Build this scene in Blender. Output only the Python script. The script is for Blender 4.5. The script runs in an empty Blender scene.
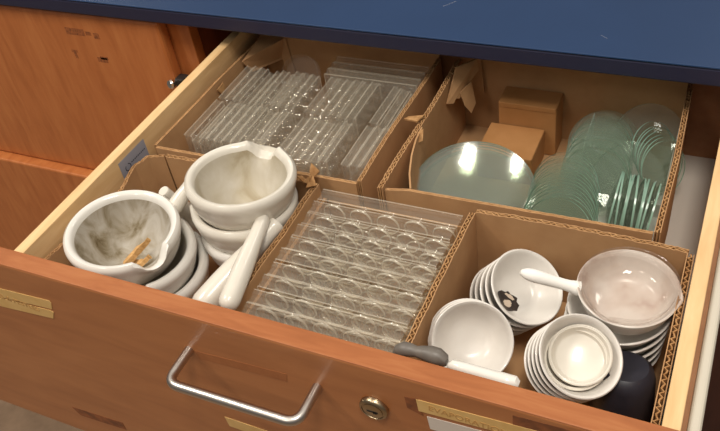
import bpy, bmesh, math, random
from mathutils import Vector, Matrix
random.seed(7)
S = bpy.context.scene
COL = S.collection
V = Vector

# ------------------------------------------------------------------ materials
def lin(c):
    c = c / 255.0
    return c / 12.92 if c <= 0.04045 else ((c + 0.055) / 1.055) ** 2.4
def rgb(r, g, b): return (lin(r), lin(g), lin(b), 1)
def newmat(name):
    m = bpy.data.materials.new(name); m.use_nodes = True
    nt = m.node_tree; nt.nodes.clear()
    out = nt.nodes.new('ShaderNodeOutputMaterial')
    return m, nt, out
def noise_ramp(nt, scale, stretch, stops, detail=4, dist=0.0, rough=.55):
    tc = nt.nodes.new('ShaderNodeTexCoord'); mp = nt.nodes.new('ShaderNodeMapping')
    mp.inputs['Scale'].default_value = stretch
    nz = nt.nodes.new('ShaderNodeTexNoise')
    nz.inputs['Scale'].default_value = scale; nz.inputs['Detail'].default_value = detail
    nz.inputs['Distortion'].default_value = dist; nz.inputs['Roughness'].default_value = rough
    cr = nt.nodes.new('ShaderNodeValToRGB')
    el = cr.color_ramp.elements
    el[0].position, el[0].color = stops[0]
    el[1].position, el[1].color = stops[-1]
    for p, c in stops[1:-1]:
        e = el.new(p); e.color = c
    nt.links.new(tc.outputs['Object'], mp.inputs['Vector'])
    nt.links.new(mp.outputs[0], nz.inputs['Vector'])
    nt.links.new(nz.outputs[0], cr.inputs[0])
    return cr, nz
def simple(name, col, rough=.5, metal=0.0, coat=0.0, spec=.5, bump=0, bscale=400):
    m, nt, out = newmat(name)
    b = nt.nodes.new('ShaderNodeBsdfPrincipled')
    b.inputs['Base Color'].default_value = col; b.inputs['Roughness'].default_value = rough
    b.inputs['Metallic'].default_value = metal; b.inputs['Coat Weight'].default_value = coat
    b.inputs['Specular IOR Level'].default_value = spec
    if bump:
        nz = nt.nodes.new('ShaderNodeTexNoise'); nz.inputs['Scale'].default_value = bscale
        tc = nt.nodes.new('ShaderNodeTexCoord'); nt.links.new(tc.outputs['Object'], nz.inputs['Vector'])
        bp = nt.nodes.new('ShaderNodeBump'); bp.inputs['Strength'].default_value = bump; bp.inputs['Distance'].default_value = .0005
        nt.links.new(nz.outputs[0], bp.inputs['Height']); nt.links.new(bp.outputs[0], b.inputs['Normal'])
    nt.links.new(b.outputs[0], out.inputs[0])
    return m
def noisy(name, scale, stretch, stops, rough=.5, spec=.5, coat=0, bump=0, dist=0, detail=4):
    m, nt, out = newmat(name)
    b = nt.nodes.new('ShaderNodeBsdfPrincipled')
    cr, nz = noise_ramp(nt, scale, stretch, stops, detail, dist)
    nt.links.new(cr.outputs[0], b.inputs['Base Color'])
    b.inputs['Roughness'].default_value = rough; b.inputs['Specular IOR Level'].default_value = spec
    b.inputs['Coat Weight'].default_value = coat
    if bump:
        bp = nt.nodes.new('ShaderNodeBump'); bp.inputs['Strength'].default_value = bump; bp.inputs['Distance'].default_value = .0006
        nt.links.new(nz.outputs[0], bp.inputs['Height']); nt.links.new(bp.outputs[0], b.inputs['Normal'])
    nt.links.new(b.outputs[0], out.inputs[0])
    return m
def thin(name, tint, haze, hazecol, rough=.03, ior=1.45, boost=1.0):
    """clear sheet: see-through tint, fresnel gloss and a little scuffed haze"""
    m, nt, out = newmat(name)
    tr = nt.nodes.new('ShaderNodeBsdfTransparent'); tr.inputs[0].default_value = tint
    gl = nt.nodes.new('ShaderNodeBsdfGlossy'); gl.inputs['Roughness'].default_value = rough
    df = nt.nodes.new('ShaderNodeBsdfDiffuse'); df.inputs[0].default_value = hazecol
    lw = nt.nodes.new('ShaderNodeFresnel'); lw.inputs['IOR'].default_value = ior
    mu = nt.nodes.new('ShaderNodeMath'); mu.operation = 'MULTIPLY'; mu.inputs[1].default_value = boost
    mu.use_clamp = True
    m1 = nt.nodes.new('ShaderNodeMixShader'); m2 = nt.nodes.new('ShaderNodeMixShader')
    m1.inputs[0].default_value = haze
    nt.links.new(tr.outputs[0], m1.inputs[1]); nt.links.new(df.outputs[0], m1.inputs[2])
    ge = nt.nodes.new('ShaderNodeNewGeometry'); iv = nt.nodes.new('ShaderNodeMath'); iv.operation = 'SUBTRACT'; iv.inputs[0].default_value = 1.0
    pr = nt.nodes.new('ShaderNodeMath'); pr.operation = 'MULTIPLY'
    nt.links.new(ge.outputs['Backfacing'], iv.inputs[1]); nt.links.new(iv.outputs[0], pr.inputs[1]); nt.links.new(lw.outputs[0], pr.inputs[0])
    nt.links.new(pr.outputs[0], mu.inputs[0]); nt.links.new(mu.outputs[0], m2.inputs[0])
    nt.links.new(m1.outputs[0], m2.inputs[1]); nt.links.new(gl.outputs[0], m2.inputs[2])
    nt.links.new(m2.outputs[0], out.inputs[0])
    return m

M = {}
M['wood_front'] = noisy('wood_front', 9, (.9, 3, 5), [(.25, rgb(160, 98, 56)), (.5, rgb(172, 109, 64)), (.78, rgb(184, 120, 73))], .38, .5, .15, dist=.6, detail=5)
M['wood_side'] = noisy('wood_side', 9, (7, 3, 1.2), [(.25, rgb(170, 98, 50)), (.5, rgb(184, 110, 59)), (.8, rgb(196, 124, 70))], .38, .5, .15, dist=.7, detail=5)
M['wood_edge'] = noisy('wood_edge', 14, (1.2, 9, 9), [(.25, rgb(144, 84, 46)), (.5, rgb(160, 96, 55)), (.8, rgb(176, 114, 70))], .5, .3, 0, dist=.5, detail=6)
M['wood_carcass'] = noisy('wood_carcass', 9, (7, 3, 1.2), [(.3, rgb(112, 58, 36)), (.7, rgb(138, 76, 46))], .5)
M['wood_shaded'] = noisy('wood_shaded', 9, (7, 3, 1.2), [(.3, rgb(66, 36, 30)), (.7, rgb(84, 46, 36))], .5)  # cabinet wood darkened, shade beneath the open drawer put into its colour
M['maple'] = noisy('maple', 12, (9, 1.2, 9), [(.3, rgb(214, 174, 122)), (.55, rgb(224, 187, 136)), (.8, rgb(232, 200, 152))], .5, .4, dist=.4, detail=5)
M['hardboard'] = noisy('hardboard', 60, (1, 1, 1), [(.3, rgb(140, 96, 62)), (.7, rgb(156, 110, 74))], .6)
M['drawer_floor'] = simple('drawer_floor', rgb(196, 188, 178), .6)
M['blue_top'] = noisy('blue_top', 5, (1, 1, 1), [(.3, rgb(26, 52, 88)), (.7, rgb(30, 57, 95))], .3, .5)
M['blue_edge'] = simple('blue_edge', rgb(36, 38, 62), .45)
M['card'] = noisy('card', 35, (1, 1, 1), [(.3, rgb(172, 131, 92)), (.7, rgb(184, 144, 103))], .8, .15, detail=6)
M['card_core'] = noisy('card_core', 120, (1, 1, 1), [(.3, rgb(138, 98, 60)), (.7, rgb(190, 148, 102))], .85, .1)
M['smallbox'] = noisy('smallbox', 30, (1, 1, 1), [(.3, rgb(160, 112, 66)), (.7, rgb(174, 125, 78))], .6, .3)
M['white_card'] = simple('white_card', rgb(222, 220, 212), .7)
M['porcelain'] = noisy('porcelain', 25, (1, 1, 1), [(.3, rgb(220, 216, 208)), (.7, rgb(228, 224, 217))], .14, .5, .3)
M['porcelain_cream'] = noisy('porcelain_cream', 25, (1, 1, 1), [(.3, rgb(214, 207, 194)), (.7, rgb(223, 217, 205))], .26, .5, .3)
M['porcelain_dish'] = noisy('porcelain_dish', 30, (1, 1, 1), [(.3, rgb(212, 206, 198)), (.7, rgb(221, 216, 209))], .33, .5, .2)
M['porcelain_rough'] = noisy('porcelain_rough', 60, (1, 1, 1), [(.3, rgb(236, 233, 226)), (.7, rgb(246, 243, 238))], .6, .3)
M['mortar_in'] = noisy('mortar_in', 38, (1, 1, .6), [(.33, rgb(96, 80, 54)), (.41, rgb(136, 124, 102)), (.52, rgb(164, 155, 140)), (.7, rgb(186, 180, 170))], .7, .2, detail=7, dist=.8)
M['mortar_in2'] = noisy('mortar_in2', 30, (1, 1, .6), [(.30, rgb(152, 138, 112)), (.45, rgb(178, 168, 148)), (.7, rgb(194, 187, 174))], .7, .2, detail=7, dist=.6)
M['dish_stain'] = noisy('dish_stain', 26, (1, 1, 1), [(.30, rgb(168, 140, 128)), (.42, rgb(200, 184, 172)), (.6, rgb(216, 207, 198))], .25, .5, detail=6)
M['burnt'] = noisy('burnt', 160, (1, 1, 1), [(.35, rgb(28, 22, 20)), (.65, rgb(60, 48, 42))], .4, .4)
M['burnt_pale'] = simple('burnt_pale', rgb(196, 178, 158), .5)
M['splinter'] = noisy('splinter', 60, (1, 6, 6), [(.3, rgb(176, 132, 80)), (.7, rgb(214, 172, 118))], .8, .1)
M['plastic'] = thin('clear_plastic', (.996, .993, .985, 1), .006, rgb(250, 238, 214), .05, 1.42, 1.0)
M['plastic_edge'] = thin('polished_plastic_edge', (.98, .97, .95, 1), .17, rgb(252, 244, 226), .08, 1.45, 1.5)
M['plastic_glint_ring'] = thin('plastic_well_glints', (.97, .96, .94, 1), .42, rgb(255, 248, 230), .14, 1.5, 3.0)  # beads added to the wells, milky colour stands in for bright glints
M['plastic_well'] = thin('plastic_wells', (.985, .98, .97, 1), .025, rgb(252, 242, 222), .05, 1.45, 1.6)
M['plastic_top'] = thin('plastic_upper_side', (.98, .975, .965, 1), .04, rgb(250, 240, 220), .1, 1.45, 1.0)
M['plastic_hazy'] = thin('scuffed_plastic', (.992, .99, .985, 1), .040, rgb(240, 236, 226), .08, 1.42, 1.0)
M['glass'] = thin('clear_glass', (.974, .983, .973, 1), .065, rgb(160, 174, 158), .02, 1.5, 1.3)
M['glass_big'] = thin('clear_glass_big', (.93, .95, .92, 1), .010, rgb(190, 200, 180), .12, 1.5, 2.6)
M['glass_pink'] = thin('stained_glass', (.97, .958, .95, 1), .03, rgb(206, 196, 190), .08, 1.5, 1.3)
def edge_glass():
    m, nt, out = newmat('green_glass_edge')
    b = nt.nodes.new('ShaderNodeBsdfPrincipled'); b.inputs['Base Color'].default_value = rgb(146, 178, 160)
    b.inputs['Roughness'].default_value = .15
    t = nt.nodes.new('ShaderNodeBsdfTransparent'); t.inputs[0].default_value = rgb(150, 205, 180)
    x = nt.nodes.new('ShaderNodeMixShader'); x.inputs[0].default_value = .75
    nt.links.new(t.outputs[0], x.inputs[1]); nt.links.new(b.outputs[0], x.inputs[2]); nt.links.new(x.outputs[0], out.inputs[0])
    return m
M['glass_edge'] = edge_glass()
M['steel'] = simple('brushed_steel', rgb(200, 192, 184), .3, 1.0)
M['nickel'] = simple('dull_nickel', rgb(176, 158, 130), .3, 1.0)
M['dark_hole'] = simple('dark_hole', rgb(22, 18, 15), .6)
M['rail_white'] = simple('white_enamel', rgb(196, 188, 172), .45)
M['label'] = noisy('yellow_tape', 60, (1, 1, 1), [(.3, rgb(214, 172, 104)), (.7, rgb(224, 186, 122))], .35, .5)
M['label_ink'] = simple('tape_letters', rgb(192, 146, 86), .5)
M['paper'] = simple('white_paper', rgb(214, 202, 190), .7)
M['residue'] = noisy('tape_residue', 90, (1, 1, 1), [(.3, rgb(104, 56, 30)), (.7, rgb(128, 72, 40))], .6)
M['residue_light'] = noisy('sticker_residue', 260, (1, 1, 1), [(.35, rgb(118, 68, 38)), (.65, rgb(170, 100, 54))], .6)
M['residue_faint'] = noisy('tape_residue_faint', 90, (1, 1, 1), [(.3, rgb(154, 93, 53)), (.7, rgb(166, 104, 61))], .5)
M['residue_dark'] = noisy('tape_residue_dark', 90, (1, 1, 1), [(.35, rgb(112, 66, 40)), (.65, rgb(150, 88, 50))], .6)  # dark residue left on the wood by old tape
M['grey_sticker'] = simple('grey_sticker', rgb(150, 150, 160), .6)
M['sticker_ink'] = simple('sticker_ink', rgb(64, 60, 72), .6)
M['rubber_grey'] = noisy('grey_rubber', 60, (1, 1, 1), [(.3, rgb(92, 86, 80)), (.7, rgb(112, 104, 96))], .42, .5)
M['black'] = noisy('black_rubber', 40, (1, 1, 1), [(.3, rgb(30, 30, 38)), (.7, rgb(44, 44, 54))], .4, .5)
M['floor'] = noisy('floor_tile', 20, (1, 1, 1), [(.3, rgb(118, 96, 74)), (.7, rgb(140, 116, 92))], .5)
M['chrome'] = simple('bright_metal', rgb(236, 232, 224), .15, 1.0)
M['black_iron'] = simple('black_iron', rgb(40, 36, 34), .5)

# ------------------------------------------------------------------ builders
class MB:
    def __init__(s): s.v = []; s.f = []; s.mi = []
    def add(s, vs, fs, mi=0):
        o = len(s.v); s.v += [tuple(p) for p in vs]
        for f in fs: s.f.append(tuple(i + o for i in f)); s.mi.append(mi)
    def box(s, x0, x1, y0, y1, z0, z1, mi=0):
        s.add([(x0, y0, z0), (x1, y0, z0), (x1, y1, z0), (x0, y1, z0), (x0, y0, z1), (x1, y0, z1), (x1, y1, z1), (x0, y1, z1)],
              [(3, 2, 1, 0), (4, 5, 6, 7), (0, 1, 5, 4), (1, 2, 6, 5), (2, 3, 7, 6), (3, 0, 4, 7)], mi)
    def lathe(s, prof, seg=40, mi=0, mat=None, mifn=None, deform=None):
        """prof: (r, z) from the axis round to the axis"""
        rings = []; vs = []
        for r, z in prof:
            if r < 1e-7: rings.append([len(vs)]); vs.append(V((0, 0, z)))
            else:
                st = len(vs)
                for k in range(seg):
                    a = 2 * math.pi * k / seg
                    vs.append(V((r * math.cos(a), r * math.sin(a), z)))
                rings.append(list(range(st, st + seg)))
        if deform: vs = [deform(p) for p in vs]
        if mat: vs = [mat @ p for p in vs]
        o = len(s.v); s.v += [tuple(p) for p in vs]
        for i in range(len(rings) - 1):
            a, b = rings[i], rings[i + 1]; m = mifn(i) if mifn else mi
            for k in range(seg):
                k2 = (k + 1) % seg
                if len(a) == 1 and len(b) == 1: continue
                if len(a) == 1: f = (a[0], b[k], b[k2])
                elif len(b) == 1: f = (a[k], b[0], a[k2])
                else: f = (a[k], b[k], b[k2], a[k2])
                s.f.append(tuple(q + o for q in reversed(f))); s.mi.append(m)
    def tube(s, pts, r, seg=12, mi=0, caps=True):
        pts = [V(p) for p in pts]; n = len(pts)
        rs = r if isinstance(r, (list, tuple)) else [r] * n
        vs = []; prev = None
        for i, p in enumerate(pts):
            d = (pts[min(i + 1, n - 1)] - pts[max(i - 1, 0)]).normalized()
            if prev is None:
                a = d.cross(V((0, 0, 1)));
                if a.length < 1e-3: a = d.cross(V((0, 1, 0)))
            else: a = prev - d * prev.dot(d)
            a.normalize(); prev = a; b = d.cross(a)
            for k in range(seg):
                t = 2 * math.pi * k / seg
                vs.append(p + rs[i] * (math.cos(t) * a + math.sin(t) * b))
        fs = []
        for i in range(n - 1):
            for k in range(seg):
                k2 = (k + 1) % seg
                fs.append((i * seg + k, i * seg + k2, (i + 1) * seg + k2, (i + 1) * seg + k))
        if caps: fs.append(tuple(reversed(range(seg)))); fs.append(tuple(range((n - 1) * seg, n * seg)))
        s.add(vs, fs, mi)
    def prism(s, poly, n, th, mi=0):
        """planar polygon (3-D points) given thickness th along n"""
        n = V(n).normalized(); k = len(poly); a = [V(p) for p in poly]; b = [p + n * th for p in a]
        fs = [tuple(reversed(range(k))), tuple(range(k, 2 * k))] + [(i, (i + 1) % k, k + (i + 1) % k, k + i) for i in range(k)]
        s.add(a + b, fs, mi)
    def build(s, name, mats, parent=None, smooth=False, bevel=0, segs=2, loc=None, mw=None):
        me = bpy.data.meshes.new(name); me.from_pydata(s.v, [], s.f); me.update()
        if not isinstance(mats, (list, tuple)): mats = [mats]
        for m in mats: me.materials.append(M[m])
        me.polygons.foreach_set('material_index', s.mi)
        bm = bmesh.new(); bm.from_mesh(me); bmesh.ops.recalc_face_normals(bm, faces=bm.faces); bm.to_mesh(me); bm.free()
        if smooth:
            me.polygons.foreach_set('use_smooth', [True] * len(me.polygons))
            try: me.set_sharp_from_angle(angle=math.radians(42))
            except Exception: pass
        o = bpy.data.objects.new(name, me); COL.objects.link(o)
        if parent: o.parent = parent
        if loc is not None: o.location = loc
        if mw is not None: o.matrix_world = mw
        if bevel:
            b = o.modifiers.new('bevel', 'BEVEL'); b.width = bevel; b.segments = segs; b.limit_method = 'ANGLE'
        return o
def tag(o, label, cat, group=None, kind=None):
    o['label'] = label; o['category'] = cat
    if group: o['group'] = group
    if kind: o['kind'] = kind
    return o
def empty(name, loc=(0, 0, 0), mw=None):
    o = bpy.data.objects.new(name, None); COL.objects.link(o); o.location = loc; o.empty_display_size = .02
    if mw is not None: o.matrix_world = mw
    return o
def copy_tree(o, parent=None):
    c = o.copy(); COL.objects.link(c)
    if parent: c.parent = parent
    for ch in list(o.children): copy_tree(ch, c)
    return c
def frame(c, n, spin=0.0):
    """matrix at c with local Z along n"""
    n = V(n).normalized(); y = n.cross(V((1, 0, 0))) if abs(n.x) < .9 else n.cross(V((0, 1, 0)))
    y.normalize(); x = y.cross(n).normalized()
    R = Matrix((x, y, n)).transposed().to_4x4()
    return Matrix.Translation(V(c)) @ R @ Matrix.Rotation(spin, 4, 'Z')
def structure(o): o['kind'] = 'structure'; return o
ORD = ['first', 'second', 'third', 'fourth', 'fifth', 'sixth', 'seventh', 'eighth', 'ninth', 'tenth', 'eleventh', 'twelfth', 'thirteenth', 'fourteenth', 'fifteenth', 'sixteenth', 'seventeenth']

# ------------------------------------------------------------------ setting
W = .6; FZ = -.122                       # inner drawer width, drawer floor height
b = MB(); b.box(-2.2, 2.6, -2.2, 1.3, -.88, -.86); structure(b.build('floor', 'floor'))

# ------------------------------------------------------------------ worktop
b = MB(); top = MB()
b.box(-1.6, 1.9, .384, 1.05, .030, .0495)
ct = empty('countertop', (0.15, .384, .03))
o = b.build('edge_band', 'blue_edge', ct, bevel=.002); o.location = (-.15, -.384, -.03)
top.box(-1.6, 1.9, .3835, 1.05, .0497, .052)
o = top.build('top_sheet', 'blue_top', ct, bevel=.0012); o.location = (-.15, -.384, -.03)
# pale scratches on the blue surface
for (x, y, a, l) in [(.285, .46, .9, .018), (.47, .42, -.6, .009)]:
    b = MB(); dx, dy = math.cos(a) * l / 2, math.sin(a) * l / 2
    b.prism([(x - dx, y - dy, .0520), (x + dx, y + dy, .0520), (x + dx + .0005, y + dy, .0520), (x - dx + .0005, y - dy, .0520)], (0, 0, 1), .00005)
    o = b.build('scratch', 'grey_sticker', ct); o.location = (-.15, -.384, -.03)
    o['label'] = 'pale scratch on the worktop'
tag(ct, 'dark blue worktop with a navy front edge above the open drawer', 'worktop')

# ------------------------------------------------------------------ lab cabinet the drawer slides out of
cab = empty('lab_cabinet', (0, .412, -.86))
def cp(mb, name, mat, parent=None, bevel=0, **k):
    if parent is None:
        o = mb.build(name, mat, cab, bevel=bevel, **k); o.location = (0, -.412, .86)
    else:
        o = mb.build(name, mat, parent, bevel=bevel, **k)
    return o
b = MB(); b.box(-.100 - .012, -.068, .412, .43, -.80, .0295); cp(b, 'stile', 'wood_side', bevel=.001)
b = MB(); b.box(.668, .705, .412, .43, -.80, .0295); cp(b, 'stile', 'wood_side', bevel=.001)
b = MB(); b.box(-.09, -.071, .43, .95, -.80, .0295); cp(b, 'side_panel', 'wood_carcass')
b = MB(); b.box(.671, .69, .43, .95, -.80, .0295); cp(b, 'side_panel', 'wood_carcass')
b = MB(); b.box(-1.5, 1.4, .95, .965, -.80, .0295); cp(b, 'back_panel', 'wood_carcass')
b = MB(); b.box(-1.5, .705, .46, .95, -.86, -.80); cp(b, 'plinth', 'wood_carcass')
b = MB(); b.box(-.068, .668, .412, .43, -.318, -.298); cp(b, 'rail', 'wood_side')
b = MB(); b.box(-.76, -.101, .392, .411, -.2785, .0255); f1 = cp(b, 'drawer_front', 'wood_side', bevel=.005)
# worn-off sticker marks on the closed front
b = MB(); y0 = .39195
for (x0, x1, z0, z1) in [(-.272, -.238, -.010, .001), (-.236, -.226, -.008, -.002), (-.222, -.212, -.012, -.003),
                         (-.277, -.266, -.040, -.036), (-.274, -.269, -.050, -.040), (-.232, -.214, -.051, -.043), (-.226, -.212, -.046, -.041)]:
    b = MB(); b.box(x0, x1, y0 - .0001, y0 + .0002, z0, z1); b.build('sticker_residue', 'residue_light', f1)
b = MB(); b.box(-.76, -.101, .3745, .411, -.60, -.2790); cp(b, 'drawer_front', 'wood_side', bevel=.003)
b = MB(); b.box(-.09, .69, .392, .411, -.80, -.318); cp(b, 'lower_panel', 'wood_shaded', bevel=.003)
b = MB(); b.box(-1.5, -.112, .414, .43, -.80, .0295); cp(b, 'face_frame', 'wood_carcass')
# small bright catch beside the stile
b = MB(); b.box(-.1000, -.086, .389, .404, -.080, -.060); ca = cp(b, 'catch', 'black_iron', bevel=.001)
b = MB(); b.lathe([(0, 0), (.0034, 0), (.004, .004), (.0062, .008), (.0070, .011), (.0055, .0135), (0, .014)], 20, mat=frame((-.0985, .3915, -.0665), (-.35, -1, .25)))
b.build('catch_head', 'chrome', ca, smooth=True)
tag(cab, 'orange-brown wooden cabinet with closed drawer fronts under the blue worktop', 'cabinet')

# ------------------------------------------------------------------ the open drawer
dr = empty('drawer', (.3, 0, -.30))
OFF = V((-.3, 0, .30))
def dp(mb, name, mat, parent=None, bevel=0, **k):
    o = mb.build(name, mat, parent or dr, bevel=bevel, **k)
    if parent is None: o.location = OFF
    return o
b = MB(); b.box(-.340, .700, -.020, 0, -.304, .004); front = dp(b, 'drawer_front', 'wood_front', bevel=.0022, segs=3)
# the planed top edge is a strip of its own colour
b = MB(); b.box(-.3395, .6995, -.0198, -.0002, .0030, .0046); dp(b, 'top_edging', 'wood_edge', bevel=.001)
b = MB(); b.box(-.0127, 0, .0002, .478, -.14, 0); dp(b, 'side_board', 'maple', bevel=.0008)
b = MB(); b.box(W, W + .0127, .0002, .478, -.14, 0); dp(b, 'side_board', 'maple', bevel=.0008)
b = MB(); b.box(0, W, .466, .478, -.14, -.004); dp(b, 'back_board', 'hardboard')
b = MB(); b.box(0, W, 0.0002, .466, FZ - .006, FZ); dp(b, 'bottom_board', 'drawer_floor')
b = MB(); b.box(.6168, .6262, .001, .47, -.045, -.008); dp(b, 'slide_rail', 'rail_white', bevel=.003, segs=3)
b = MB(); b.box(W + .0127, .6166, .001, .47, -.04, -.012); dp(b, 'slide_spacer', 'hardboard')
# handle: one bent bar
def bend(p0, p1, p2, r, k=7):
    p0, p1, p2 = V(p0), V(p1), V(p2); a = p1 + (p0 - p1).normalized() * r; c = p1 + (p2 - p1).normalized() * r
    return [(1 - t) ** 2 * a + 2 * t * (1 - t) * p1 + t * t * c for t in [i / k for i in range(k + 1)]]
hx0, hx1, hz0, hz1, hy = .199, .331, -.0455, -.0435, -.058
A0, A1, A2, A3 = (hx0, -.0195, hz0), (hx0, hy, hz0 - .001), (hx1, hy, hz1 - .001), (hx1, -.0195, hz1)
pts = [V(A0)] + bend(A0, A1, A2, .013) + bend(A1, A2, A3, .013) + [V(A3)]
b = MB(); b.tube(pts, .0046, 18); hd = dp(b, 'handle', 'steel', smooth=True); hd['label'] = 'bent steel bar handle'
# cylinder lock
b = MB(); mt = frame((.3835, -.0202, -.0475), (0, -1, 0))
b.lathe([(0, 0), (.0128, 0), (.0128, .003), (.0118, .0046), (.0100, .0052), (.0096, .0044), (0, .0044)], 40, mat=mt)
lk = dp(b, 'lock', 'nickel', smooth=True)
b = MB(); b.lathe([(0, .0044), (.0088, .0044), (.0088, .0050), (.008, .0054), (0, .0054)], 32, mat=mt); b.build('lock_plug', 'nickel', lk, smooth=True)
b = MB(); b.box(.3785, .3885, -.0259, -.0254, -.0486, -.0468); b.box(.3840, .3872, -.0259, -.0254, -.0500, -.0466); b.build('keyhole', 'dark_hole', lk)

def strip(name, mat, quad, th=.0004, y=-.0201, parent=None):
    b = MB(); b.prism([(x, y, z) for x, z in quad], (0, -1, 0), th)
    return dp(b, name, mat, parent)
def letters(txt, x, z, size, slope, parent, ink='label_ink', spacing=1.05):
    cu = bpy.data.curves.new('lettering', 'FONT'); cu.body = txt; cu.size = size; cu.extrude = .0001; cu.space_character = spacing
    cu.align_x = 'LEFT'; cu.align_y = 'BOTTOM'; cu.offset = .00012
    o = bpy.data.objects.new('lettering', cu); COL.objects.link(o)
    dg = bpy.context.evaluated_depsgraph_get(); dg.update()
    me = bpy.data.meshes.new_from_object(o.evaluated_get(dg)); bpy.data.objects.remove(o)
    me.materials.clear(); me.materials.append(M[ink])
    o = bpy.data.objects.new('lettering', me); COL.objects.link(o); o.parent = parent
    o.location = (x, -.0206, z); o.rotation_euler = (math.pi / 2, -slope, 0)
    return o
# right: raised-letter tape over a white slip
strip('tape_residue', 'residue_dark', [(.4125, -.0205), (.424, -.0185), (.427, -.040), (.4135, -.035)], .0002)
strip('tape_residue', 'residue_dark', [(.500, -.0035), (.560, -.001), (.560, -.020), (.500, -.020)], .0002)
sl = strip('paper_slip', 'paper', [(.4300, -.0390), (.560, -.0320), (.560, -.052), (.4315, -.0560)], .0003); sl['label'] = 'white paper slip under the tape'
tp = strip('label_tape', 'label', [(.4225, -.0192), (.560, -.0125), (.560, -.0275), (.4235, -.0345)], .0004); tp['label'] = 'yellow raised-letter tape'
letters('EVAPORATION DISHES', .4320, -.0305, .0092, -.049, tp)
# left: two strips, cut off by the picture edge
tp = strip('label_tape', 'label', [(-.085, -.0412), (.0365, -.0335), (.0378, -.0362), (.0335, -.0470), (-.085, -.0565)], .0004); tp['label'] = 'upper yellow tape strip at the left end'
letters('MORTARS & PESTLES', -.0780, -.0530, .0094, -.075, tp)
tp = strip('label_tape', 'label', [(-.085, -.0585), (.0300, -.0502), (.0330, -.0520), (.0268, -.0635), (-.085, -.0745)], .0004); tp['label'] = 'lower yellow tape strip at the left end'
# third strip below the handle
tp = strip('label_tape', 'label', [(.2070, -.1485), (.330, -.1500), (.330, -.1660), (.2085, -.1640)], .0004); tp['label'] = 'yellow tape strip under the handle'
strip('tape_residue', 'residue_dark', [(-.038, -.248), (.040, -.2425), (.040, -.257), (-.031, -.262)], .0002)
strip('tape_residue', 'residue_faint', [(.2045, -.045), (.302, -.0385), (.300, -.0500), (.2060, -.0560)], .0002)
# faint printed sticker on the inner face of the left side board
b = MB(); b.prism([(.0002, .155, -.0075), (.0002, .203, -.0075), (.0002, .203, -.036), (.0002, .155, -.036)], (1, 0, 0), .0002)
st = dp(b, 'sticker', 'grey_sticker')
st['label'] = 'grey printed sticker inside the left board'
b = MB()
for k in range(14):
    t = 2 * math.pi * k / 14; t2 = 2 * math.pi * (k + 1) / 14
    q = lambda a, r: (.00045, .167 + r * math.cos(a), -.021 + r * .9 * math.sin(a))
    if k not in (3, 4): b.prism([q(t, .0052), q(t2, .0052), q(t2, .004), q(t, .004)], (1, 0, 0), .00005)
for k in range(9):
    y = .174 + k * .0030; b.prism([(.00045, y, -.020), (.00045, y + .0018, -.0198), (.00045, y + .0018, -.0182), (.00045, y, -.0184)], (1, 0, 0), .00005)
b.build('printed_mark', 'sticker_ink', st)
tag(dr, 'open wide wooden drawer with a steel bar handle, full of labware boxes', 'drawer')

# ------------------------------------------------------------------ cardboard boxes
def wall(mb, path, z0, ztop, th=.0045, period=.0062, rag=0.0, flute=True, step=.0025, closed_top=False):
    """double-faced corrugated board standing along path [(x, y)...]; ztop may be a function of 0..1"""
    zt = ztop if callable(ztop) else (lambda t: ztop)
    P = [V((x, y)) for x, y in path]; L = [0]
    for i in range(1, len(P)): L.append(L[-1] + (P[i] - P[i - 1]).length)
    n = max(2, int(L[-1] / step)); pts = []
    for i in range(n + 1):
        s = L[-1] * i / n; k = 0
        while k < len(P) - 2 and s > L[k + 1]: k += 1
        t = (s - L[k]) / max(1e-9, L[k + 1] - L[k]); pts.append((P[k].lerp(P[k + 1], t), s))
    nor = []
    for i in range(n + 1):
        d = (pts[min(i + 1, n)][0] - pts[max(i - 1, 0)][0]).normalized(); nor.append(V((-d.y, d.x)))
    lt = .0009
    jit = [random.uniform(-rag, rag) for _ in range(n + 1)]
    def sheet(off, lt, mi, zoff=0, jamp=1):
        vs = []; fs = []
        for i in range(n + 1):
            p, s = pts[i]; o = off(s) if callable(off) else off
            z = zt(i / n) + jit[i] * jamp + zoff
            for oo in (o - lt / 2, o + lt / 2):
                q = p + nor[i] * oo
                vs += [(q.x, q.y, z0), (q.x, q.y, z)]
        for i in range(n):
            a = i * 4; c = a + 4
            fs += [(a, c, c + 1, a + 1), (a + 2, a + 3, c + 3, c + 2), (a + 1, c + 1, c + 3, a + 3)]
        fs += [(0, 1, 3, 2), (n * 4, n * 4 + 2, n * 4 + 3, n * 4 + 1)]
        mb.add(vs, fs, mi)
    if not flute:
        sheet(0, th, 0); return
    sheet(-th / 2, lt, 0, 0, 1); sheet(th / 2, lt, 0, random.uniform(-.001, .0), .8)
    amp = th / 2 - lt
    sheet(lambda s: amp * math.sin(2 * math.pi * s / period), lt * 1.5, 1, -.0002, .6)
CM = ['card', 'card_core']
def box_part(root, path, z0, zt, name='box_wall', **k):
    b = MB(); wall(b, path, z0, zt, **k); o = b.build(name, CM, root); o.location = -root.location; return o
Z0 = FZ + .0006

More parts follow.
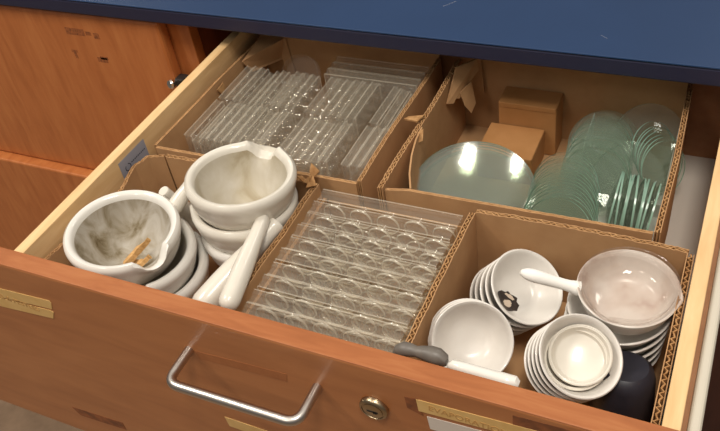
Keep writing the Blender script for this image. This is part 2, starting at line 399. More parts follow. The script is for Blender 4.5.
# box for mortars (front left)
mo = empty('cardboard_box', (.11, .1, Z0))
box_part(mo, [(.004, .006), (.008, .03), (.016, .07), (.019, .10), (.014, .137), (.007, .168), (.013, .188), (.030, .1965)], Z0, lambda t: -.021 + .002 * math.sin(t * 9), rag=.0011, th=.004)
box_part(mo, [(.033, .197), (.08, .1985), (.14, .199), (.2225, .199)], Z0, lambda t: -.0205 - .001 * math.sin(t * 7) , rag=.0009, th=.004)
box_part(mo, [(.2275, .196), (.2275, .006)], Z0, lambda t: -.0185 + .001 * math.sin(t * 12), rag=.0006, th=.0048)
b = MB(); b.box(.016, .225, .008, .197, Z0, Z0 + .002); o = b.build('box_floor', 'card', mo); o.location = -mo.location
b = MB()
for (x, y, z, a, l, w, up) in [(.214, .197, -.021, 2.6, .016, .008, .006), (.224, .202, -.0165, 1.2, .012, .009, .009), (.219, .190, -.018, -.5, .011, .007, .008), (.2265, .186, -.017, .4, .011, .009, .005)]:
    d = V((math.cos(a), math.sin(a), 0)); e = V((-d.y, d.x, .35)).normalized(); p = V((x, y, z))
    b.prism([p - d * l * .5, p + d * l * .5 + V((0, 0, up * .4)), p + d * l * .3 + e * w + V((0, 0, up)), p - d * l * .2 + e * w * .7 + V((0, 0, up * .5))], d.cross(e), .0016)
o = b.build('torn_corner', 'card_core', mo); o.location = -mo.location
tag(mo, 'ragged cut-down cardboard box holding the mortars at the front left', 'box')

# box for upright plates (front middle)
bm_ = empty('cardboard_box', (.31, .1, Z0))
box_part(bm_, [(.2325, .012), (.2325, .198)], Z0, -.040, th=.0035, flute=False)
box_part(bm_, [(.2345, .2005), (.390, .2005)], Z0, -.045, th=.0022, flute=False)
box_part(bm_, [(.2345, .011), (.390, .011)], Z0, -.045, th=.0022, flute=False)
box_part(bm_, [(.3915, .012), (.3915, .198)], Z0, -.030, th=.0022, flute=False)
b = MB(); b.box(.2345, .391, .0125, .1985, Z0, Z0 + .002); o = b.build('box_floor', 'card', bm_); o.location = -bm_.location
tag(bm_, 'low cardboard box packed with ten upright clear plates, front middle', 'box')

# box for porcelain dishes (front right)
dx = empty('cardboard_box', (.49, .1, Z0))
box_part(dx, [(.3960, .006), (.3955, .1), (.3965, .198)], Z0, lambda t: -.0195 + .0006 * math.sin(t * 30), rag=.0004, th=.0052)
box_part(dx, [(.3995, .2005), (.44, .2015), (.5935, .2005)], Z0, lambda t: -.0195 + .002 * math.sin(t * 3.1), rag=.0006, th=.0045)
box_part(dx, [(.5955, .197), (.5955, .006)], Z0, lambda t: -.0195 + .0008 * math.sin(t * 20), rag=.0008, th=.0055)
box_part(dx, [(.399, .0045), (.593, .0045)], Z0, -.035, th=.003, flute=False)
b = MB(); b.box(.399, .5925, .0065, .198, Z0, Z0 + .002); o = b.build('box_floor', 'card', dx); o.location = -dx.location
tag(dx, 'cardboard box full of white porcelain dishes at the front right', 'box')

# box for small clear plates (back left)
bl = empty('cardboard_box', (.14, .33, Z0))
box_part(bl, [(.0125, .2065), (.266, .2115)], Z0, lambda t: -.0195 - .003 * t, th=.003, rag=.0003)
box_part(bl, [(.0095, .2085), (.0105, .30), (.0085, .456)], Z0, lambda t: -.0185 - .012 * max(0, (t - .55)) , th=.003, rag=.0002)
box_part(bl, [(.2685, .2125), (.2675, .33), (.2685, .456)], Z0, lambda t: -.0205 + .0015 * math.sin(t * 6), th=.004, rag=.0006)
box_part(bl, [(.0105, .459), (.2680, .459)], Z0, -.012, th=.003)
b = MB(); b.box(.0125, .2655, .2145, .4565, Z0, Z0 + .002); o = b.build('box_floor', 'card', bl); o.location = -bl.location
# inward folded flap at the back-left corner and a cut-out slot
b = MB()
b.prism([(.014, .40, -.024), (.014, .455, -.016), (.050, .4565, -.018), (.055, .4565, -.075), (.043, .4545, -.082), (.040, .4545, -.05), (.018, .41, -.045)], (1, -.9, .1), .0018)
o = b.build('folded_flap', 'card', bl); o.location = -bl.location
b = MB(); b.prism([(.014, .335, -.026), (.014, .350, -.024), (.0155, .349, -.033), (.0155, .340, -.036)], (1, 0, .2), .0014)
o = b.build('torn_tab', 'card_core', bl); o.location = -bl.location
tag(bl, 'cardboard box packed with small clear plastic plates at the back left', 'box')

# box for watch glasses (back right)
br = empty('cardboard_box', (.43, .33, Z0))
box_part(br, [(.2945, .207), (.2950, .30), (.2955, .455)], Z0, lambda t: -.0190 + .0015 * math.sin(t * 8), th=.0048, rag=.0010)
box_part(br, [(.2985, .2115), (.326, .2125), (.561, .2155)], Z0, lambda t: -.0195 + min(0, -.004 + t * .04), th=.003, rag=.0003)
box_part(br, [(.5645, .216), (.5645, .33), (.5600, .460)], Z0, lambda t: -.0190 + .001 * math.sin(t * 11), th=.0048, rag=.0010)
box_part(br, [(.2955, .4615), (.5570, .4615)], Z0, -.010, th=.003)
b = MB(); b.box(.2985, .5605, .2175, .4595, Z0, Z0 + .002); o = b.build('box_floor', 'card', br); o.location = -br.location
b = MB(); wall(b, [(.3250, .2155), (.3165, .235), (.3085, .262), (.3025, .29), (.2995, .315)], Z0 + .003, lambda t: -.0200 + .004 * math.sin(t * 3), th=.0018, flute=False)
o = b.build('folded_flap', 'card', br); o.location = -br.location
def flap(pts, n, th=.0022, name='torn_flap', mat='card'):
    b = MB(); b.prism(pts, n, th); o = b.build(name, mat, br); o.location = -br.location
flap([(.3020, .455, -.012), (.3225, .455, -.012), (.3260, .455, -.062), (.3205, .455, -.066), (.3150, .455, -.060), (.3120, .455, -.03)], (0, -1, 0))
flap([(.3010, .425, -.010), (.3190, .448, -.010), (.3210, .446, -.024), (.3120, .424, -.035), (.3080, .410, -.043), (.3055, .405, -.040), (.3040, .400, -.044), (.2990, .392, -.040)], (1, -.6, 0))
flap([(.3085, .412, -.036), (.3180, .428, -.030), (.3230, .426, -.058), (.3195, .418, -.068), (.3140, .412, -.054)], (.8, -.8, .1))
flap([(.2925, .320, -.0180), (.2960, .333, -.0180), (.2800, .326, -.0175), (.2760, .321, -.0180)], (0, 0, 1), .002, 'torn_tab', 'card_core')
flap([(.2975, .292, -.026), (.2990, .305, -.0185), (.3040, .309, -.0165), (.3060, .300, -.025)], (.3, -.9, .2), .0018, 'torn_tab', 'card_core')
tag(br, 'torn cardboard box holding glass dishes and green watch glasses at the back right', 'box')

def carton(name, x0, x1, y0, y1, z0, z1, label, cat):
    r = empty(name, ((x0 + x1) / 2, (y0 + y1) / 2, z0))
    b = MB(); b.box(x0, x1, y0, y1, z0, z1 - .0006); o = b.build('carton_body', 'smallbox', r, bevel=.0012); o.location = -r.location
    b = MB(); b.box(x0 + .0004, x1 - .0004, y0 - .0006, y1 - .0004, z1 - .0005, z1 + .0004)
    b.box(x0 + .0010, x1 - .0010, y0 - .0008, y0 - .0002, z1 - .006, z1 - .0002)
    o = b.build('lid_flap', 'smallbox', r, bevel=.0003); o.location = -r.location
    return tag(r, label, cat)
ZB = Z0 + .0026
carton('small_carton', .3530, .4225, .4225, .4565, ZB, -.050, 'taller closed brown carton against the back of the watch glass box', 'carton')
carton('small_carton', .3440, .4100, .3625, .4215, ZB, -.081, 'lower closed brown carton in front of the taller carton', 'carton')

# ------------------------------------------------------------------ mortars and pestles
def mortar(R, H, name, mats, spin, c, n, wall_t=.0105, lip=True):
    """rim centre c, axis n"""
    P = [(0, 0), (.46 * R, 0), (.50 * R, .002), (.50 * R, .005), (.60 * R, H - .052), (.74 * R, H - .045), (.85 * R, H - .036), (.915 * R, H - .028), (.95 * R, H - .021), (.962 * R, H - .0165),
         (.972 * R, H - .0140), (.99 * R, H - .0105), (R, H - .0065), (.985 * R, H - .0025), (.94 * R, H - .0003), (.89 * R, H - .0006), (.845 * R, H - .003), (.818 * R, H - .007)]
    k = len(P) - 1
    P += [(.80 * R, H - .012), (.74 * R, H - .021), (.66 * R, H - .030), (.54 * R, H - .039), (.40 * R, H - .046), (.22 * R, H - .0505), (0, H - .052)]
    def df(p):
        r = math.hypot(p.x, p.y)
        if not lip or r < .5 * R: return p
        a = math.atan2(p.y, p.x); g = math.exp(-(a / .27) ** 2); g2 = math.exp(-(a / .25) ** 4)
        zf = max(0, (p.z - (H - .026)) / .026); zf = min(1, zf)
        q = p.copy()
        if zf > 0:
            s = 1 + (.15 * g) * zf * zf
            q.x *= s; q.y *= s
            if r < .97 * R: q.z -= .0150 * g2 * zf * (1 if r > .78 * R else .6)
            else: q.z -= .0085 * g2 * zf
            e = math.exp(-((abs(a) - .34) / .10) ** 2); q.z += .0015 * e * zf
        return q
    b = MB(); b.lathe(P, 72, mifn=lambda i: 1 if i >= k else 0, deform=df)
    n = V(n).normalized()
    return b.build(name, mats, smooth=True, mw=frame(V(c) - n * H, n, spin))
H = .062
n1 = V((.09, .0, .996)); c1 = V((.0690, .0690, -.0072)); R1 = .0592
sp1 = -.40
tag(mortar(R1, H, 'mortar', ['porcelain', 'mortar_in'], sp1, c1, n1), 'stained white mortar holding wood splinters, top of the front left stack', 'mortar', 'porcelain mortars')
n1b = V((-.05, .10, .99))
tag(mortar(R1 + .0030, H, 'mortar', ['porcelain', 'mortar_in2'], -1.1, c1 + V((.0080, -.001, -.0270)), (.07, .02, .99)), 'white mortar directly beneath the one with wood splinters', 'mortar', 'porcelain mortars')
tag(mortar(R1 + .0035, c1.z - .0530 + .1188, 'mortar', ['porcelain', 'mortar_in2'], 1.4, c1 + V((.0135, .001, -.0530)), (.02, .0, 1)), 'lowest white mortar of the front left stack', 'mortar', 'porcelain mortars')
n2 = V((.054, .07, .996)); c2 = V((.168, .153, .0180)); R2 = .0572
tag(mortar(R2, H, 'mortar', ['porcelain_cream', 'mortar_in2'], 1.62, c2, n2), 'clean cream mortar with its spout to the back, top of the right stack', 'mortar', 'porcelain mortars')
tag(mortar(R2 - .001, H, 'mortar', ['porcelain_cream', 'mortar_in2'], 3.3, c2 + V((-.003, -.003, -.0330)), (.02, .03, 1)), 'cream mortar directly beneath the clean empty top mortar', 'mortar', 'porcelain mortars')
tag(mortar(R2 - .001, c2.z - .0650 + .1188, 'mortar', ['porcelain', 'mortar_in2'], 2.6, c2 + V((-.001, -.003, -.0650)), (0, 0, 1)), 'lowest white mortar of the stack beside the leaning pestles', 'mortar', 'porcelain mortars')
# splinters lying in the first mortar
def splinter(p, q, w, t, label):
    p, q = V(p), V(q); d = (q - p); L = d.length; d.normalize(); s = d.cross(V((0, 0, 1))).normalized(); u = s.cross(d)
    vs = []; fs = []; n = 7
    for i in range(n + 1):
        f = i / n; ww = w * (.55 + .45 * math.sin(3 * f + 1)) * random.uniform(.7, 1.15); tt = t * random.uniform(.7, 1.1)
        c = p + d * L * f + s * random.uniform(-.15, .15) * w
        vs += [c - s * ww / 2, c + s * ww / 2, c + s * ww * .35 + u * tt, c - s * ww * .4 + u * tt * .8]
    for i in range(n):
        for k in range(4): fs.append((i * 4 + k, i * 4 + (k + 1) % 4, i * 4 + 4 + (k + 1) % 4, i * 4 + 4 + k))
    fs += [(3, 2, 1, 0), tuple(n * 4 + k for k in range(4))]
    b = MB(); b.add([v - p for v in vs], fs); o = b.build('wood_splinter', 'splinter', loc=p)
    return tag(o, label, 'wood splinter', 'wood splinters in the mortar')
splinter((.0690, .0560, -.0490), (.0900, .0800, -.0300), .011, .006, 'longest tan wood splinter leaning up the wall of the stained mortar')
splinter((.0860, .0560, -.0460), (.1040, .0610, -.0330), .012, .005, 'short tan wood chip near the spout of the stained mortar')
splinter((.0660, .0520, -.0520), (.0790, .0640, -.0490), .008, .003, 'small tan wood chip at the foot of the longest splinter')

def pestle(tip, butt, r_tip, r_head, label, cat='pestle'):
    """tip = slim end, butt = grinding head"""
    tip, butt = V(tip), V(butt); L = (butt - tip).length
    P = [(0, 0), (r_tip * .92, 0), (r_tip, .0009), ] + [(r_tip + (r_head - r_tip) * (q * q * (3 - 2 * q)), (.04 + .62 * q) * L) for q in (0, .2, .4, .6, .8)]
    P += [(r_head, .68 * L), (r_head, .82 * L), (r_head, .91 * L), (r_head * .85, .96 * L), (r_head * .5, .99 * L), (0, L)]
    b = MB(); b.lathe(P, 32, mifn=lambda i: 1 if i >= 7 else 0)
    o = b.build('pestle', ['porcelain_cream', 'porcelain_cream'], smooth=True, mw=frame(tip, butt - tip))
    return tag(o, label, cat, 'porcelain pestles')
pestle((.2080, .1205, -.0065), (.2290, .0105, -.0135), .0072, .0098, 'cream pestle with its slim end up against the box wall')
pestle((.2175, .1280, -.0170), (.1790, .0225, -.0480), .0086, .0135, 'white pestle lying lower and behind the upright cream one')
pestle((.0740, .1350, -.0130), (.0900, .1650, -.1000), .0062, .0120, 'pestle end peeping out between the two mortar stacks at the box back')
pestle((.1050, .1450, -.0050), (.0930, .1180, -.0230), .0068, .0085, 'short pestle shaft tucked behind the left mortar stack')

# ------------------------------------------------------------------ clear plates
def plate_mesh(L, H, T, nx, nz, rw, z_first, beaded):
    """plate stood on its long edge: length X, thickness Y, height Z"""
    body, lid = MB(), MB(); w = .0011; h = T * .62; ed = .0009
    body.box(-L / 2, L / 2, -T / 2, -T / 2 + w, 0, H)
    body.box(-L / 2, L / 2, -T / 2 + w, -T / 2 + h, 0, w); body.box(-L / 2, L / 2, -T / 2 + w, -T / 2 + h, H - w, H, 2)
    body.box(-L / 2, L / 2, -T / 2, -T / 2 + ed, H, H + ed, 1); body.box(-L / 2, -L / 2 + ed, -T / 2 - ed, -T / 2, 0, H, 1); body.box(L / 2 - ed, L / 2, -T / 2 - ed, -T / 2, 0, H, 1)
    body.box(-L / 2, -L / 2 + w, -T / 2 + w, -T / 2 + h, w, H - w); body.box(L / 2 - w, L / 2, -T / 2 + w, -T / 2 + h, w, H - w)
    px = L / nx
    for i in range(nx):
        for k in range(nz):
            x = -L / 2 + px * (i + .5); z = H - z_first - k * (2 * rw + .002)
            if z - rw < .002: continue
            m = Matrix.Translation((x, -T / 2 + w, z)) @ Matrix.Rotation(-math.pi / 2, 4, 'X')
            body.lathe([(rw - .0010, 0), (rw - .0004, .0007), (rw, .0016), (rw - .0004, .0025), (rw - .0010, .0030), (rw - .0010, h - .001), (rw - .0018, h - .001), (rw - .0018, 0)], 28, mat=m, mifn=lambda q: (4 if beaded else 3) if q < 4 else 3)
    e = .0008
    lid.box(-L / 2 - e, L / 2 + e, T / 2 - w - .0008, T / 2 - .0008, -0, H + e)
    d = T * .3
    lid.box(-L / 2 - e, L / 2 + e, T / 2 - w - d, T / 2 - w - .0008, H + e - .0008, H + e, 2)
    lid.box(-L / 2 - e, -L / 2, T / 2 - w - d, T / 2 - w - .0008, 0, H + e - .0008); lid.box(L / 2, L / 2 + e, T / 2 - w - d, T / 2 - w - .0008, 0, H + e - .0008)
    lid.box(-L / 2 - e, L / 2 + e, T / 2 - w - .0003, T / 2 - .0004, H + e, H + e + ed, 1)
    return body, lid
def plate(L, H, T, nx, nz, rw, zf, mat, beaded=True):
    r = empty('well_plate'); bd, ld = plate_mesh(L, H, T, nx, nz, rw, zf, beaded)
    bd.build('well_tray', [mat, 'plastic_edge', 'plastic_top', 'plastic_well', 'plastic_glint_ring'], r, smooth=True); ld.build('lid', [mat, 'plastic_edge', 'plastic_top'], r)
    return r
big = plate(.151, .0955, .0160, 5, 3, .0128, .0185, 'plastic')
for i in range(10):
    o = big if i == 0 else copy_tree(big)
    y = .0220 + .0181 * i
    o.location = (.3120 + random.uniform(-.001, .001), y, Z0 + .0026); o.rotation_euler = (random.uniform(-.012, .012), 0, random.uniform(-.006, .006))
    w = 'frontmost' if i == 0 else ('rearmost' if i == 9 else ORD[i] + ' from the front')
    tag(o, 'large clear plate standing in the front middle box, %s of the row' % w, 'plate', 'large clear plates in the front middle box')
# small plates in the back-left box: three blocks across, rows front to back
def small(L, H, T, nx): return plate(L, H, T, nx, 2, .0085, .0125, 'plastic_hazy', False)
protos = {}
GAPZ = Z0 + .0026
blocks = [('left', .0185, 10, .0108, [(.286, .076), (.366, .076)]),
          ('middle', .1440, 6, .0112, [(.283, .074), (.362, .076)]),
          ('right', .2290, 3, .0112, [(.283, .074), (.362, .076)])]
for bn, x0, n, T, rows in blocks:
    for ri, (yc, L) in enumerate(rows):
        for i in range(n):
            key = (round(L, 3), T)
            if key in protos: o = copy_tree(protos[key])
            else: o = protos[key] = small(L - .002, .086, T - .0008, 4)
            dz = random.choice([0, 0, -.003, -.006, .002])
            o.location = (x0 + T * (i + .5), yc + random.uniform(-.002, .002), GAPZ); o.scale = (1, 1, 1 + dz / .086)
            o.rotation_euler = (0, 0, math.pi / 2 + random.uniform(-.01, .01))
            w = 'leftmost' if i == 0 else ('rightmost' if i == n - 1 else ORD[i] + ' from the left')
            tag(o, 'small clear plate in the back left box, %s block, %s row, %s' % (bn, ['front', 'back'][ri], w), 'plate', 'small clear plates in the back left box')
for i in range(3):
    key = ('x', 0)
    if key in protos: o = copy_tree(protos[key])
    else: o = protos[key] = small(.125, .090, .0125, 6)
    o.location = (.196, .4085 + .0145 * i, GAPZ); o.rotation_euler = (0, 0, 0)
    tag(o, 'small clear plate set crosswise at the rear of the back left box, %s' % ['nearest', 'in the middle', 'farthest back'][i], 'plate', 'small clear plates in the back left box')
# round dish leaning behind the left block
b = MB(); b.lathe([(0, 0), (.028, 0), (.0285, .0005), (.0285, .011), (.0275, .011), (.0275, .0012), (0, .0012)], 48)
pd = b.build('petri_dish', 'plastic_hazy', smooth=True, mw=frame((.083, .430, -.058), (-.05, -.75, .66)))
tag(pd, 'round clear dish leaning against the rear of the back left box', 'dish')

# ------------------------------------------------------------------ glass
def cap(R, depth, th, seg=56):
    Rs = (R * R + depth * depth) / (2 * depth); P = []
    n = 9
    for i in range(n + 1):
        r = R * i / n; P.append((r, Rs - math.sqrt(Rs * Rs - r * r)))
    k = len(P)
    Q = P + [(R, depth + th)] + [(r * (1 - .0005), z + th) for r, z in reversed(P[:-1])]
    b = MB(); b.lathe(Q, seg, mifn=lambda i: 1 if i == k - 1 else 0)
    return b
proto = cap(.0665, .0185, .0022, 72).build('glass_dish', ['glass_big', 'glass_edge'], smooth=True)
nW = V((.082, -.222, .972)).normalized(); cW = V((.3685, .2779, -.0652))
for i in range(5):
    o = proto if i == 0 else proto.copy()
    if i: COL.objects.link(o)
    c = cW - nW * (.0185 + .0046 * i) + V((random.uniform(-.001, .001), random.uniform(-.001, .001), 0))
    o.matrix_world = frame(c, nW + V((random.uniform(-.012, .012), random.uniform(-.012, .012), 0)), i)
    w = ['topmost', 'second from the top', 'third from the top', 'fourth from the top', 'lowest'][i]
    tag(o, 'large clear glass dish reflecting the lamps, %s of its stack' % w, 'glass dish', 'large glass dishes in a stack')
# white liner trays
def liner(x0, x1, y0, y1, zt, label):
    r = empty('paper_tray', ((x0 + x1) / 2, (y0 + y1) / 2, ZB)); b = MB(); t = .0012
    b.box(x0, x1, y0, y1, ZB, ZB + t); b.box(x0, x1, y0, y0 + t, ZB + t, ZB + .008); b.box(x0, x1, y1 - t, y1, ZB + t, ZB + .020)
    for xs in (x0, x1 - t): b.prism([(xs, y0, ZB), (xs, y1, ZB), (xs, y1, zt), (xs, (y0 + y1) / 2, zt - .004), (xs, y0, ZB + .010)], (1, 0, 0), t)
    o = b.build('paper_tray', 'white_card'); bpy.data.objects.remove(r); return tag(o, label, 'tray')
liner(.4610, .5570, .349, .447, -.066, 'white paper tray under the rear watch glasses')
liner(.4350, .5570, .2225, .345, -.092, 'white paper tray under the front watch glasses')
wproto = cap(.0365, .0055, .0019).build('watch_glass', ['glass', 'glass_edge'], smooth=True)
first = [True]
def disc(c, n, R, label, grp='watch glasses'):
    if first[0]: o = wproto; first[0] = False
    else: o = wproto.copy(); COL.objects.link(o)
    s = R / .0365
    o.matrix_world = frame(c, n, random.uniform(0, 6)) @ Matrix.Diagonal((s, s, s, 1))
    return tag(o, label, 'watch glass', grp)
def row(n, T0, T1, nor, R, desc, jit=.05, top=True):
    for i in range(n):
        f = i / (n - 1); T = V(T0).lerp(V(T1), f); nn = (V(nor) + V((random.uniform(-jit, jit), random.uniform(-jit, jit), random.uniform(-jit, jit)))).normalized()
        r = R * random.uniform(.94, 1.04)
        if top:
            up = (V((0, 0, 1)) - nn * nn.z).normalized(); c = T - up * r
        else: c = T
        w = 'rearmost' if i == 0 else ('frontmost' if i == n - 1 else ORD[i] + ' from the back')
        disc(c, nn, r, '%s, %s' % (desc, w))
row(15, (.4670, .3400, -.0440), (.4770, .2680, -.0460), (-.22, -.75, .62), .0390, 'green glass disc in the front left leaning row')
row(14, (.4850, .4290, -.0460), (.4900, .3560, -.0450), (-.12, -.78, .60), .036, 'green glass disc in the rear leaning row')
row(7, (.5300, .4080, -.0740), (.5470, .3760, -.0740), (.72, -.52, .40), .029, 'green glass disc in the steep row at the rear right', top=False)
row(9, (.5060, .3100, -.0780), (.5440, .3010, -.0780), (.97, .03, -.10), .036, 'upright green glass disc seen edge on', jit=.07, top=False)
disc((.5200, .3420, -.0700), (-.06, -.74, .67), .0370, 'large clear glass disc facing forward behind the edge-on discs')
disc((.5280, .4180, -.0680), (-.05, -.70, .70), .0370, 'clear glass disc leaning at the very back of the watch glasses')

# ------------------------------------------------------------------ porcelain dishes
def dish_mesh(R, h, r0=.42, wall_t=.0021, p=.58, spout=0.0, seg=56):
    P = [(0, 0)]; N = 12
    out = [(R * r0 + (R - R * r0) * (i / N) ** p, h * i / N) for i in range(N + 1)]
    P += out; k = len(P)
    P += [(R - .0004, h + .0006), (R - wall_t * .5, h + .0009), (R - wall_t, h + .0003)]
    inn = [(max(0, r - wall_t - .0002), z + .0012) for r, z in out]
    P += list(reversed(inn[:-1])) + [(0, .0022)]
    def df(q):
        if not spout or math.hypot(q.x, q.y) < .6 * R: return q
        a = math.atan2(q.y, q.x); g = math.exp(-(a / .17) ** 2) * max(0, (q.z - .6 * h) / (.4 * h))
        q = q.copy(); q.x += spout * R * g; q.z -= spout * .5 * R * g; return q
    b = MB(); b.lathe(P, seg, mifn=lambda i: 1 if i >= k else 0, deform=df); return b
def dish(R, h, c, n, label, mats=('porcelain_dish', 'porcelain_dish'), grp='porcelain dishes', spin=0, **k):
    n = V(n).normalized(); o = dish_mesh(R, h, **k).build('evaporating_dish', list(mats), smooth=True, mw=frame(V(c) - n * h, n, spin))
    return tag(o, label, 'dish', grp)
def nest(R, h, c, n, steps, drift, labels, **k):
    n = V(n).normalized(); c = V(c); base = None
    for i, lab in enumerate(labels):
        cc = c - n * steps * i + V(drift) * i; nn = (n + V((random.uniform(-.02, .02), random.uniform(-.02, .02), 0))).normalized()
        if base is None: base = o = dish(R, h, cc, nn, lab, **k)
        else:
            o = base.copy(); COL.objects.link(o); o.matrix_world = frame(cc - nn * h, nn, i * .9); o['label'] = lab
    return base
def seq(what, n, first='top'):
    w = {2: ['top', 'bottom'], 3: ['top', 'middle', 'bottom']}.get(n) or ['top'] + [ORD[i] + ' from the top' for i in range(1, n - 1)] + ['bottom']
    return ['%s, %s one' % (what, x) for x in w]
# front-left tilted bowls
nA = (.30, -.60, .74)
nest(.0355, .027, (.4393, .0650, -.0430), nA, .0085, (-.0016, .0006, 0), seq('deep white bowl in the tilted stack beside the grey tool', 3), p=.5, r0=.40)
# back-left leaning stack, burnt top dish
nB = V((.522, -.227, .822)); cB = V((.4665, .1405, -.0436))
nest(.0359, .024, cB, nB, .0120, (0, 0, .0006), ['white dish with a black burn mark, top of the leaning stack'] + seq('white dish leaning under the burn-marked dish', 4), p=.62, r0=.45)
# two more dishes showing past the upper edge of that stack
nest(.0340, .024, cB + V((.0110, .0155, .0085)) - nB.normalized() * .0365, nB, .0100, (.0015, 0, 0), ['white dish peeping out behind the burn-marked dish, nearer one', 'white dish peeping out behind the burn-marked dish, farther one'], p=.62, r0=.45)
# burn mark: thin char inside the dish
def on_dish(u, v, R, h, r0, p, lift):
    r = math.hypot(u, v); t = max(0, (r - R * r0 + .0023) / (R - R * r0)) ** (1 / p) if r > R * r0 - .0023 else 0
    return V((u, v, max(.0022, h * t + .0012) + lift))
def patch(name, outline, mat, parent, R, h, r0, p, lift, th=.0003):
    c = V((sum(q[0] for q in outline) / len(outline), sum(q[1] for q in outline) / len(outline)))
    b = MB(); n = len(outline); K = 4; vs = [on_dish(c.x, c.y, R, h, r0, p, lift + th)]; fs = []
    for k in range(1, K + 1):
        for (u, v) in outline:
            q = c.lerp(V((u, v)), k / K); vs.append(on_dish(q.x, q.y, R, h, r0, p, lift + (th if k < K else 0)))
    for i in range(n):
        fs.append((0, 1 + i, 1 + (i + 1) % n))
        for k in range(1, K):
            a = 1 + (k - 1) * n; d = a + n; fs.append((a + i, d + i, d + (i + 1) % n, a + (i + 1) % n))
    b.add(vs, fs); return b.build(name, mat, parent, smooth=True)
burnt = [o for o in COL.objects if o.get('label', '').startswith('white dish with a black burn')][0]
def blob(cx, cy, rx, ry, rot, jit, n=22):
    L = []
    for i in range(n):
        a = 2 * math.pi * i / n; r = 1 + random.uniform(-jit, jit); x, y = rx * r * math.cos(a), ry * r * math.sin(a)
        L.append((cx + x * math.cos(rot) - y * math.sin(rot), cy + x * math.sin(rot) + y * math.cos(rot)))
    return L
bx, by = -.0065, -.0125
o = patch('burn_mark', blob(bx, by, .0120, .0105, -.3, .16), 'burnt', burnt, .0359, .024, .45, .62, .0002); o['label'] = 'black burn mark'
o2 = patch('pale_spot', blob(bx + .0005, by - .0012, .0045, .0036, .2, .15), 'burnt_pale', burnt, .0359, .024, .45, .62, .0006); o2['label'] = 'pale centre of the burn'
o3 = patch('pale_spot', blob(bx + .001, by + .0062, .0060, .0018, -.2, .2), 'burnt_pale', burnt, .0359, .024, .45, .62, .0006)
# stack beneath the casserole
nest(.0442, .026, (.5475, .1410, -.0400), (-.05, -.05, .999), .0115, (-.0016, -.0014, 0), seq('white dish in the upright stack under the handled casserole', 5), p=.5, r0=.5)
# casserole with handle
nC = V((.023, -.065, .998)).normalized(); cC = V((.5528, .1420, -.0180)); RC = .0424; hC = .027
cs = empty('casserole', mw=frame(cC - nC * hC, nC))
dish_mesh(RC, hC, r0=.62, p=.45, spout=.05).build('bowl', ['porcelain_dish', 'dish_stain'], cs, smooth=True)
inv = frame(cC - nC * hC, nC).inverted()
hp0, hp1 = inv @ V((.5135, .1330, -.0230)), inv @ V((.4660, .1200, -.0035))
b = MB(); n = 12; vs = []; 
pts = [hp0.lerp(hp1, i / n) for i in range(n + 1)]; rad = [.0066, .0060, .0052, .0050, .0050, .0051, .0053, .0055, .0057, .0058, .0056, .0046, .0022]
b.tube(pts, rad, 18); b.build('handle', 'porcelain_rough', cs, smooth=True)['label'] = 'matt white handle'
tag(cs, 'white porcelain casserole with a straight handle, stained inside', 'casserole')
# glass dish set in the casserole
gd = dish_mesh(.0415, .022, r0=.66, p=.42, wall_t=.0018, spout=.09).build('glass_dish', ['glass_pink', 'glass_pink'], smooth=True, mw=frame(cC + nC * .0060 - nC * .022 + V((.0010, -.0004, 0)), nC - V((.03, -.03, 0)), -1.9))
tag(gd, 'clear pinkish glass dish nested in the casserole', 'glass dish')
# front-centre leaning stack with small dishes inside
nD = V((.39, -.303, .87)).normalized(); cD = V((.5310, .0663, -.0273))
nest(.0350, .029, cD, nD, .0098, (0, 0, .0006), ['wide white bowl cradling two small dishes, top of its leaning stack'] + seq('white bowl leaning under the one with small dishes', 4), p=.52, r0=.45)
nS = V((.10, -.40, .91)).normalized()
dish(.0262, .009, cD - nD * .0115 + V((.0000, .0000, .0000)), nS, 'small cream dish lying under the topmost small dish', ('porcelain_cream', 'porcelain_cream'), 'small dishes', r0=.82, p=.6)
dish(.0256, .009, cD - nD * .0060 + V((.0008, .0030, .0000)), nS + V((-.03, -.02, 0)), 'small cream dish on top, inside the wide white bowl', ('porcelain_cream', 'porcelain_cream'), 'small dishes', r0=.82, p=.6)

# black rubber stopper-like cup at the right
P = [(0, 0), (.0245, 0), (.0258, .002), (.0256, .04), (.0245, .060), (.0225, .0675), (.018, .0715), (.012, .0705), (0, .0700)]
b = MB(); b.lathe(P, 40)
o = b.build('rubber_stopper', 'black', smooth=True, mw=frame((.5660, .0720, Z0 + .0026), (-.02, .16, .99)))
tag(o, 'black rounded rubber lump standing right of the leaning bowls', 'stopper')

# grey rubber tool and white spatula at the front edge
b = MB()
b.tube([(.3925, .0120, -.0125), (.3960, .0125, -.0085), (.4010, .0130, -.0055), (.4060, .0135, -.0050), (.4110, .0138, -.0055), (.4170, .0140, -.0050), (.4230, .0140, -.0045), (.4290, .0138, -.0050), (.4335, .0135, -.0075), (.4355, .0132, -.0110)],
       [.0025, .0052, .0064, .0056, .0046, .0058, .0070, .0074, .0062, .0030], 18)
o = b.build('rubber_grip', 'rubber_grey', smooth=True)
tag(o, 'dark grey rubber grip poking over the drawer front', 'grip')
b = MB()
b.tube([(.4385, .0120, -.0100), (.4420, .0122, -.0085), (.4520, .0124, -.0090), (.4680, .0126, -.0100), (.4840, .0128, -.0110), (.4920, .0130, -.0118), (.4950, .0130, -.0125)],
       [.0025, .0046, .0050, .0052, .0058, .0060, .0035], 18)
o = b.build('pestle', 'porcelain', smooth=True)
tag(o, 'slim white porcelain rod lying along the drawer front beside the grey grip', 'rod')

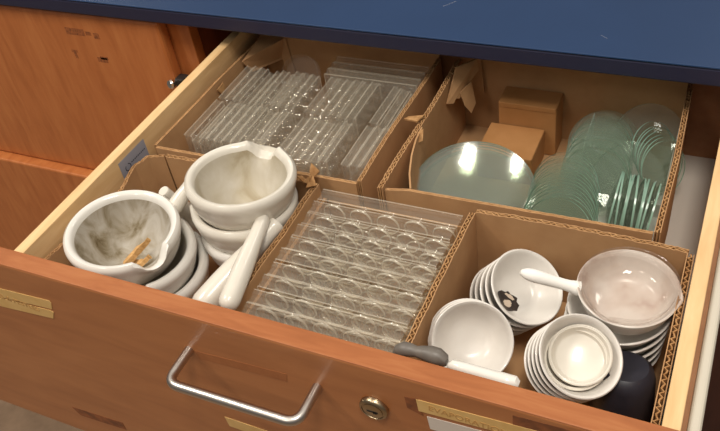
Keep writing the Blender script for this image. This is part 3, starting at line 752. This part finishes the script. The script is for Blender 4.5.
# ------------------------------------------------------------------ light, world, camera
w = bpy.data.worlds.new('room_light'); S.world = w; w.use_nodes = True
nt = w.node_tree; bg = nt.nodes['Background']; bg.inputs[1].default_value = 1.0
tcw = nt.nodes.new('ShaderNodeTexCoord'); sx = nt.nodes.new('ShaderNodeSeparateXYZ'); mr = nt.nodes.new('ShaderNodeMapRange')
mr.inputs['From Min'].default_value = -1; mr.inputs['From Max'].default_value = 1
crw = nt.nodes.new('ShaderNodeValToRGB'); e = crw.color_ramp.elements       # dim floor and walls, bright ceiling
e[0].position = .40; e[0].color = (.13, .115, .10, 1); e[1].position = .92; e[1].color = (.95, .90, .82, 1)
q = e.new(.74); q.color = (.24, .22, .20, 1)
nt.links.new(tcw.outputs['Generated'], sx.inputs[0]); nt.links.new(sx.outputs['Z'], mr.inputs['Value']); nt.links.new(mr.outputs[0], crw.inputs[0]); nt.links.new(crw.outputs[0], bg.inputs[0])
def lamp(x, y, P, sx=.35, sy=.7):
    l = bpy.data.lights.new('ceiling_and_fill_panel', 'AREA'); l.shape = 'RECTANGLE'; l.size = sx; l.size_y = sy; l.energy = P; l.color = (1, .93, .83)
    o = bpy.data.objects.new('ceiling_and_fill_panel', l); COL.objects.link(o); o.location = (x, y, 1.9)
for x, y, P in [(-.98, -.45, 29), (.75, -.45, 27), (-2.3, 1.9, 11), (1.0, 2.1, 10), (-.3, -1.7, 9)]: lamp(x, y, P)  # last one is an added frontal fill for the drawer front

cam = bpy.data.cameras.new('camera'); co = bpy.data.objects.new('camera', cam); COL.objects.link(co)
cam.sensor_fit = 'HORIZONTAL'; cam.sensor_width = 36; cam.lens = 36 * 810.63 / 720; cam.clip_start = .01
yaw, pitch, roll = -.5413, .7265, -.1797
cy, sy, cp_, sp = math.cos(yaw), math.sin(yaw), math.cos(pitch), math.sin(pitch)
fw = V((sy * cp_, cy * cp_, -sp)); r = V((cy, -sy, 0)); u = r.cross(fw)
r2 = math.cos(roll) * r + math.sin(roll) * u; u2 = -math.sin(roll) * r + math.cos(roll) * u
m = Matrix((r2, u2, -fw)).transposed().to_4x4(); m.translation = V((.6006, -.3501, .5129)); co.matrix_world = m
S.camera = co
S.view_settings.view_transform = 'Standard'; S.view_settings.look = 'None'; S.view_settings.gamma = 1; S.view_settings.exposure = -.12
S.cycles.transparent_max_bounces = 96; S.cycles.max_bounces = 12; S.cycles.glossy_bounces = 5; S.cycles.diffuse_bounces = 5
S.cycles.use_denoising = True; S.cycles.sample_clamp_indirect = 6
